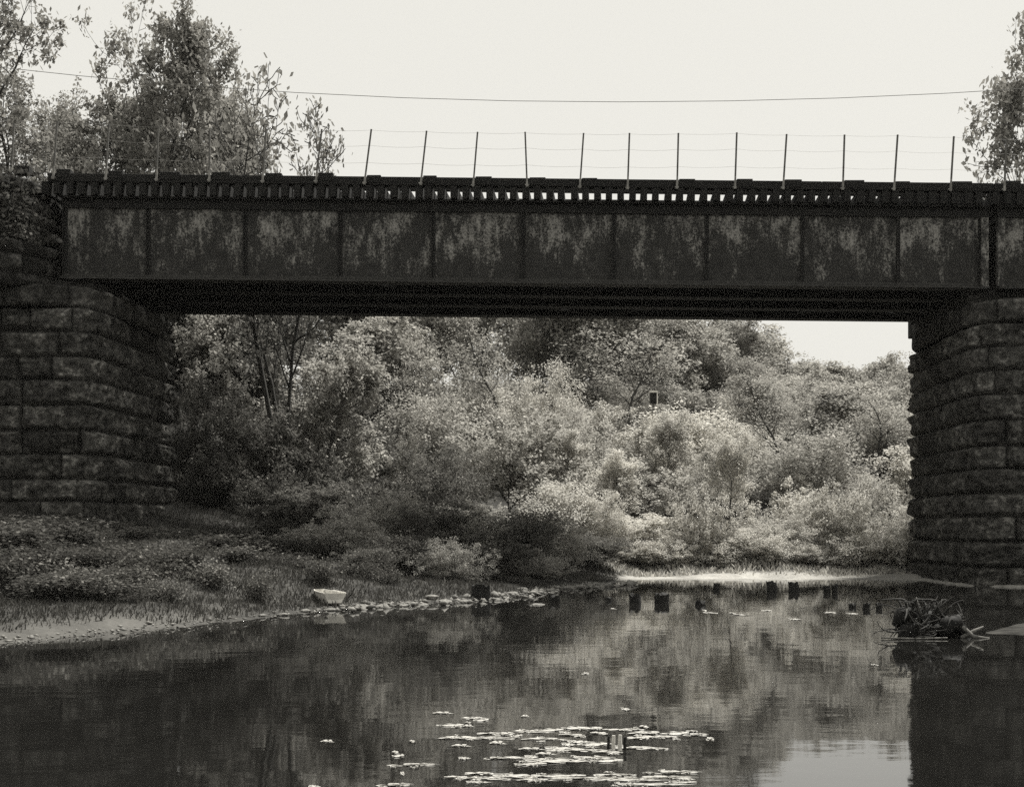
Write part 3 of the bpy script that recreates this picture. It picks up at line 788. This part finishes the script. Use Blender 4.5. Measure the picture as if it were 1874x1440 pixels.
for i in range(900):
    a, b = seg[rs.randint(len(seg))]; t = rs.rand(); p = a + (b - a) * t
    d_ = np.array([-(b - a)[1], (b - a)[0]]); d_ = d_ / np.linalg.norm(d_); p = p + d_ * rs.normal(.14, .34)
    s = rs.gamma(2.0, .017) + .012
    if p[0] < -3.2 : s *= .5
    v = bmv * s * rs.uniform(.6, 1.3, 3) * np.array([1.3, 1, .6]) + rs.normal(0, .15 * s, (6, 3))
    th = rs.rand() * 6.28; c, s_ = math.cos(th), math.sin(th)
    v = np.stack([v[:, 0] * c - v[:, 1] * s_, v[:, 0] * s_ + v[:, 1] * c, v[:, 2]], 1)
    z = max(hz(p[0], p[1]), -.02) if i % 4 == 0 else max(0.0, .05 * rs.rand())
    Q.append(fc + len(V) * 6); V.append(v + np.array([p[0], p[1], z + .01]))
gv = link('gravel', np_mesh('gravel', np.vstack(V), np.vstack(Q)), M['rock'])
tag(gv, 'small pale cobbles and gravel strewn along the left waterline', 'gravel', kind='stuff')

# ------------------------------------------------------------------ stumps in the river
def stump(x0, x1, ytop, ywl, seed, label, ragged=.25, name='stump', mat='stump'):
    D = HC * F / (ywl - HY); px = F / D
    X = ((x0 + x1) / 2 - CX) / px; r = (x1 - x0) / 2 / px; h = (ywl - ytop) / px
    rs = np.random.RandomState(seed); n = 16; rings = 7
    me = MB(); zs = np.linspace(-.35, h, rings); tl = rs.uniform(-.12, .12, 2)
    for i, z in enumerate(zs):
        for k in range(n):
            a = 6.2832 * k / n; rr = r * (1 + .10 * math.sin(3 * a + seed) + .06 * rs.randn()) * (1.08 - .08 * i / rings)
            zz_ = z - (abs(rs.randn()) * ragged * h * .5 if i == rings - 1 else 0)
            me.v.append((rr * math.cos(a) + tl[0] * z, rr * math.sin(a) * .9 + tl[1] * z, zz_))
    for i in range(rings - 1):
        for k in range(n):
            k2 = (k + 1) % n; me.f.append((i * n + k, i * n + k2, (i + 1) * n + k2, (i + 1) * n + k))
    b = len(me.v)
    for k in range(n):
        a = 6.2832 * k / n; me.v.append((r * .5 * math.cos(a) + tl[0] * h, r * .5 * math.sin(a) + tl[1] * h, h * .82 - abs(rs.randn()) * .1 * h))
    for k in range(n):
        k2 = (k + 1) % n; me.f.append(((rings - 1) * n + k, (rings - 1) * n + k2, b + k2, b + k))
    me.f.append(tuple(b + k for k in range(n)))
    o = me.build(name, M[mat]); o.location = (X, D, 0)
    tag(o, label, 'stump', 'old pile stumps standing in the river'); return o
STP = [(863, 896, 1066, 1098), (1005, 1024, 1088, 1101), (1110, 1120, 1092, 1099), (1153, 1174, 1084, 1103), (1198, 1223, 1083, 1103), (1272, 1290, 1096, 1107),
       (1305, 1316, 1066, 1077), (1404, 1422, 1062, 1081), (1445, 1463, 1063, 1081), (1508, 1520, 1070, 1083), (1523, 1533, 1067, 1083), (1553, 1566, 1102, 1111), (1578, 1591, 1101, 1114), (1603, 1614, 1102, 1113)]
SL = ['broad black stump at the left shoreline among the stones', 'squat black stump by the pale spit, first of those standing in water', 'tiny black stump between the spit and the jagged stump',
      'jagged pointed black stump left of the broad square one', 'broad square black stump in mid river', 'low dark stump in open water right of the broad square stump', 'small distant stump just off the sandbar, left of the tall pair',
      'left one of the two tall dark piles beside the sandbar', 'right one of the two tall dark piles beside the sandbar', 'left one of two touching piles off the right end of the sandbar', 'right one of two touching piles off the right end of the sandbar',
      'low broken stump farthest left of three near the root tangle', 'middle square stump of three near the root tangle', 'small stump touching the left side of the root tangle']
for k, ((a, b, c, d_), lab) in enumerate(zip(STP, SL)): stump(a, b, c, d_, 40 + k, lab, .9 if k in (3, 5, 11) else .4)
# side prong of the jagged stump kept as part
# ------------------------------------------------------------------ root wad
D0 = HC * F / (1166 - HY); px = F / D0
rw = empty('root_tangle', ((1675 - CX) / px, D0, 0))
tag(rw, 'uprooted tangle of dark roots and sticks stranded in the water before the right pier', 'driftwood')
rs = np.random.RandomState(9)
m1 = MB()
core = [Vector((rs.normal(0, .22), rs.normal(.1, .15), rs.uniform(0, .34))) for _ in range(10)]
for i in range(120):
    c0 = core[rs.randint(10)]
    a = rs.uniform(0, 6.28); el = rs.uniform(-.1, 1.3); L = rs.uniform(.3, .75)
    d = Vector((math.cos(a) * math.cos(el), math.sin(a) * math.cos(el) * .7, math.sin(el))); axc = Vector(rs.normal(0, 1, 3)).normalized(); cur = rs.uniform(.15, .55)
    pts = [c0.copy()]
    for k in range(8):
        d = (Matrix.Rotation(cur, 3, axc) @ d + Vector(rs.normal(0, .10, 3))).normalized()
        q = pts[-1] + d * L / 8; q.z = max(q.z, -.06); q.z = q.z if q.z < .5 else .5 + (q.z - .5) * .35; q.x = min(max(q.x, -.60), .66); pts.append(q)
    r = rs.uniform(.008, .028)
    m1.tube(pts, [r * (1 - .09 * k) for k in range(9)], 5)
for i in range(34):
    c0 = core[rs.randint(10)]; d = Vector((rs.normal(0, .6), rs.normal(0, .4), abs(rs.normal(.5, .4)))).normalized() * rs.uniform(.25, .5)
    m1.tube([c0, c0 + d * .5 + Vector(rs.normal(0, .02, 3)), c0 + d], [.02, .014, .004], 5)
m1.build('roots', M['root'], rw, True)
m2 = MB()
for c0 in core: m2.tube([c0 + Vector((-.16, 0, -.14)), c0 + Vector((-.06, 0, .0)), c0 + Vector((.06, .03, .04)), c0 + Vector((.2, .05, -.12))], [.05, .13, .12, .04], 8)
m2.tube([(.05, .1, .05), (.32, .12, .1), (.62, .14, .02), (.95, .1, -.05)], [.12, .11, .08, .05], 8)
m2.build('root_ball', M['stump'], rw, True)
m3 = MB().tube([(.04, -.12, .30), (.0, -.14, .42), (-.03, -.15, .56)], [.02, .022, .008], 6).tube([(-.55, -.3, .02), (-.1, -.34, .01), (.35, -.3, .02)], [.01, .014, .008], 5)
m3.tube([(.60, -.1, .0), (.78, -.1, .10), (.9, -.12, .16)], [.03, .025, .01], 6).tube([(.62, -.1, .16), (.76, -.12, .02), (.98, -.12, .0)], [.03, .03, .01], 6)
m3.build('bleached_stick', M['rock'], rw, True)
# silt bank beside it
sb = MB(); nxx, nyy = 60, 14
for j in range(nyy):
    for i in range(nxx):
        u, v = i / (nxx - 1), j / (nyy - 1)
        X = 6.35 + u * 7.5; edge = min(1, u * 5); Y = 19.75 + (v - .0) * 2.2 * edge + .12 * float(vnoise(X * 1.5, 0, 0, 2))
        z = (max(0, math.sin(v * math.pi)) ** .5) * .10 * edge + .02 * float(vnoise(X * 3, Y * 3, 0, 3)) * edge - .03
        sb.v.append((X, Y, z))
for j in range(nyy - 1):
    for i in range(nxx - 1):
        a = j * nxx + i; sb.f.append((a, a + 1, a + nxx + 1, a + nxx))
o = sb.build('shoal', M['mud'], None, True); tag(o, 'low mud shoal just above the water right of the root tangle', 'mud bank', kind='structure')

# ------------------------------------------------------------------ boat
bt = empty('small_boat', W(612, 1108, 26.2), R(28))
bt.location.z = hz(bt.location.x, bt.location.y) + .02
tag(bt, 'small white flat-bottomed boat with flared end pulled up on the left bank', 'boat')
hb = MB(); secs = []
L = 1.5
for i in range(12):
    t = i / 11; x = -t * L
    wt = .27 * (1 - .55 * t ** 2.5); wbm = .17 * (1 - .6 * t ** 2.5); zb_ = .0 + .18 * max(0, (t - .6) / .4) ** 2; zt_ = .24 + .03 * t
    if i == 0: x += .05
    secs.append([(x + (.06 if i == 0 else 0), -wt, zt_), (x - (.04 if i == 0 else 0), -wbm, zb_), (x - (.04 if i == 0 else 0), wbm, zb_), (x + (.06 if i == 0 else 0), wt, zt_),
                 (x, wt - .02, zt_), (x, wbm - .01, zb_ + .02), (x, -wbm + .01, zb_ + .02), (x, -wt + .02, zt_)])
for s in secs: hb.v += s
for i in range(11):
    for k in range(8):
        k2 = (k + 1) % 8; hb.f.append((i * 8 + k, i * 8 + k2, (i + 1) * 8 + k2, (i + 1) * 8 + k))
hb.f.append((0, 1, 2, 3)); hb.f.append((4, 5, 6, 7)); n_ = 88
hb.f.append(tuple(n_ + k for k in (3, 2, 1, 0)))
h = hb.build('hull', M['boat'], bt)
bt.rotation_euler = (0, 0, R(-68)); bt.scale = (.8, .78, .82)
MB().box((-.75, -.2, .16), (-.55, .2, .185)).build('seat', M['post'], bt)
MB().tube([(.02, -.27, .245), (-.5, -.265, .25), (-1.0, -.235, .26)], .014, 6).tube([(.02, .27, .245), (-.5, .265, .25), (-1.0, .235, .26)], .014, 6).build('gunwale', M['boat'], bt)

# ------------------------------------------------------------------ pads and stakes floating in the foreground
def pad_mesh(seed, n=46):
    """a raft of small flat leaves and scum lying on the water, unit radius"""
    rs = np.random.RandomState(seed); m = MB(); ph = rs.rand(3) * 6.28
    for q in range(n):
        a = rs.rand() * 6.28; edge = 1 + .3 * math.sin(2 * a + ph[0]) + .25 * math.sin(3 * a + ph[1])
        r = rs.rand() ** .6 * edge * .85; cx_, cy_ = r * math.cos(a), r * math.sin(a) + .25 * math.sin(3 * r + ph[2])
        sx2, sy2 = rs.uniform(.12, .5), rs.uniform(.05, .16); k0 = len(m.v); z = .003 + .0035 * rs.rand(); tx, ty = rs.normal(0, .002, 2)
        for k in range(8):
            t = 6.2832 * k / 8; rr = rs.uniform(.75, 1.15)
            m.v.append((cx_ + sx2 * rr * math.cos(t), cy_ + sy2 * rr * math.sin(t), z + tx * math.cos(t) + ty * math.sin(t)))
        m.f.append(tuple(k0 + k for k in range(8)))
    me = m.mesh('pad'); me.materials.append(M['pad']); return me
PM = [pad_mesh(i) for i in range(7)]
# (x, y, width px) of the patches one can tell apart
PADS = [(600, 1357, 20), (754, 1357, 13), (723, 1377, 16), (730, 1383, 22), (760, 1400, 78), (737, 1415, 8), (725, 1437, 55), (575, 1440, 20), (812, 1305, 30), (872, 1314, 45), (882, 1318, 28), (827, 1327, 50), (858, 1329, 16),
        (843, 1351, 60), (897, 1350, 90), (902, 1342, 40), (925, 1344, 30), (845, 1365, 28), (912, 1360, 24), (1072, 1233, 12), (1145, 1298, 14), (1178, 1330, 20), (962, 1311, 12),
        (975, 1338, 60), (1010, 1336, 50), (1050, 1332, 40), (1085, 1334, 60), (1150, 1335, 50), (1000, 1353, 70), (1045, 1345, 60), (1095, 1342, 40), (1190, 1342, 60), (1240, 1342, 50), (1275, 1345, 40), (1300, 1353, 14),
        (975, 1371, 40), (1030, 1370, 60), (1065, 1373, 90), (1110, 1377, 70), (1165, 1368, 60), (1210, 1348, 50), (1060, 1358, 40), (1090, 1362, 60), (1200, 1370, 40), (960, 1388, 80), (905, 1388, 30), (850, 1388, 20),
        (1020, 1393, 110), (1075, 1388, 90), (1115, 1392, 60), (975, 1398, 60), (835, 1423, 60), (880, 1415, 40), (900, 1424, 70), (950, 1420, 90), (985, 1428, 60), (875, 1432, 40), (1030, 1420, 100), (1090, 1424, 110), (1150, 1428, 130), (1210, 1424, 120), (1195, 1436, 120), (1250, 1432, 60), (1235, 1414, 90), (1130, 1418, 60), (1170, 1350, 30), (1000, 1380, 30), (1040, 1363, 22)]
FAR = [(1300, 1121, 24), (1352, 1125, 26), (1404, 1117, 14), (1455, 1133, 18), (1520, 1121, 20), (1561, 1123, 16), (1340, 1122, 12), (1123, 1114, 8), (1290, 1117, 8), (1600, 1216, 10)]
pr = random.Random(21)
PADO = []
def addpad(x, y, wpx, grp, thick=None):
    D = HC * F / (y - HY); px = F / D
    o = link('floating_leaf_mat', PM[pr.randrange(7)]); hw = wpx / 2 / px
    dy = D * D / (F * HC) * (thick or pr.uniform(1.8, 3.4))
    o.location = ((x - CX) / px, D, 0.0); o.scale = (hw, dy, 1); o['group'] = grp
    PADO.append((x, y, o, wpx)); return o
for (x, y, w_) in PADS:
    addpad(x, y, w_, 'pale leaf mats in the foreground')
    if w_ >= 50:
        for _ in range(int(w_ / 22)):
            addpad(x + pr.uniform(-.6, .6) * w_, y + pr.uniform(-5, 5), pr.uniform(8, 22), 'pale leaf mats in the foreground', pr.uniform(1, 2))
for (x, y, w_) in FAR: addpad(x, y, w_, 'pale flecks between the stumps and the root tangle', 1.3)
for (x, y, o, w_) in PADO:
    if y < 1260: lab = 'thin pale floating fleck on the dark water near the stumps'
    elif x < 780: lab = 'isolated pale floating streak on the dark water left of the main mats'
    elif w_ < 24: lab = 'small pale floating fragment among the foreground mats'
    elif y < 1332: lab = 'pale floating streak at the far upper-left fringe of the foreground mats'
    elif y < 1380: lab = 'broad pale floating mat in the band around the little stakes'
    elif y < 1405: lab = 'broad pale floating mat in the band just below the little stakes'
    else: lab = 'broad pale floating mat in the nearest band at the bottom edge'
    tag(o, lab, 'leaf mat', lab.replace('thin pale', 'pale').replace('fleck on', 'flecks on'))
for k, (x, yt, yb_, r_, mt, lab) in enumerate([(1113, 1347, 1369, .010, 'stump', 'dark thin stake at the left of the little cluster in the foreground mats'), (1122, 1345, 1372, .014, 'stake', 'left bleached stake of the little cluster in the foreground mats'),
        (1134, 1344, 1373, .015, 'stake', 'right bleached stake of the little cluster in the foreground mats'), (1143, 1348, 1370, .012, 'stump', 'dark thin stake at the right of the little cluster in the foreground mats')]):
    D = HC * F / (yb_ - HY); px = F / D; X = (x - CX) / px; h = (yb_ - yt) / px
    o = MB().tube([(0, 0, -.25), (.002, 0, h * .5), (.004, .002, h)], [r_ * 1.1, r_, r_ * .85], 8).build('stake', M[mt]); o.location = (X, D, 0)
    tag(o, lab, 'stake', 'little stakes in the foreground mats')
# ------------------------------------------------------------------ white box on the ridge
ub = empty('marker_box', (0, 0, 0)); p = W(1196, 741, 58.2); ub.location = (p.x, p.y, hz(p.x, p.y))
tag(ub, 'tiny white-edged box on a post among the dark trunks on the ridge', 'box')
zz0 = p.z - ub.location.z
MB().tube([(0, 0, 0), (0, 0, max(zz0, .2) + .1)], .05, 6).build('post', M['post'], ub)
MB().box((-.14, -.10, zz0 + .05), (.12, .12, zz0 + .5)).build('case', M['steel_dark'], ub)
MB().box((-.17, -.14, zz0 + .502), (.17, .14, zz0 + .58)).box((.123, -.13, zz0 + .04), (.17, .12, zz0 + .5)).build('lid', M['signwhite'], ub)

# ------------------------------------------------------------------ light, sky, camera
SUN_EL, SUN_AZ = R(64), R(50)    # azimuth from +Y (into the picture) towards +X; negative = behind the scene, to the left
sd = bpy.data.lights.new('sun', 'SUN'); sd.energy = 5.0; sd.angle = R(9.0); sd.color = (1.0, 0.975, 0.91)
so = bpy.data.objects.new('sun', sd); COL.objects.link(so)
dirv = Vector((math.sin(SUN_AZ) * math.cos(SUN_EL), math.cos(SUN_AZ) * math.cos(SUN_EL), math.sin(SUN_EL)))
so.rotation_euler = dirv.to_track_quat('Z', 'Y').to_euler(); so.location = (0, 0, 60)
wd = bpy.data.worlds.new('World'); SC.world = wd; wd.use_nodes = True
nt = wd.node_tree; nt.nodes.clear()
out = nt.nodes.new('ShaderNodeOutputWorld'); bg = nt.nodes.new('ShaderNodeBackground'); bg.inputs['Strength'].default_value = 0.078
st = nt.nodes.new('ShaderNodeTexSky'); st.sky_type = 'NISHITA'; st.sun_disc = False; st.sun_elevation = SUN_EL; st.sun_rotation = SUN_AZ
st.dust_density = 4.0; st.air_density = 1.5
bw = nt.nodes.new('ShaderNodeRGBToBW'); nt.links.new(st.outputs[0], bw.inputs[0])
mx = nt.nodes.new('ShaderNodeMix'); mx.data_type = 'RGBA'; mx.inputs[0].default_value = 0.88; mx.inputs[7].default_value = (6.75, 6.62, 6.12, 1)
nt.links.new(bw.outputs[0], mx.inputs[6]); nt.links.new(mx.outputs[2], bg.inputs['Color']); nt.links.new(bg.outputs[0], out.inputs['Surface'])

hzb = MB().box((-260, -70, -3), (260, 130, 42)).build('haze', None)
tag(hzb, kind='stuff'); hm = bpy.data.materials.new('river_haze'); hm.use_nodes = True; hm.node_tree.nodes.clear()
ho = hm.node_tree.nodes.new('ShaderNodeOutputMaterial'); hv = hm.node_tree.nodes.new('ShaderNodeVolumePrincipled')
hv.inputs['Color'].default_value = warm(.9); hv.inputs['Density'].default_value = HAZE
hm.node_tree.links.new(hv.outputs[0], ho.inputs['Volume']); hzb.data.materials.append(hm)

cam = bpy.data.cameras.new('camera'); co = bpy.data.objects.new('camera', cam); COL.objects.link(co)
co.location = (0, 0, HC); co.rotation_euler = (R(90), 0, 0)
cam.sensor_width = 36; cam.lens = F / 1874 * 36; cam.shift_y = (HY - 720) / 1874; cam.clip_end = 3000; cam.clip_start = .1
SC.camera = co
SC.view_settings.view_transform = 'Standard'; SC.view_settings.look = 'None'; SC.view_settings.exposure = 0.74; SC.view_settings.gamma = 1
SC.cycles.max_bounces = 6; SC.cycles.transparent_max_bounces = 4
SC.cycles.use_denoising = False
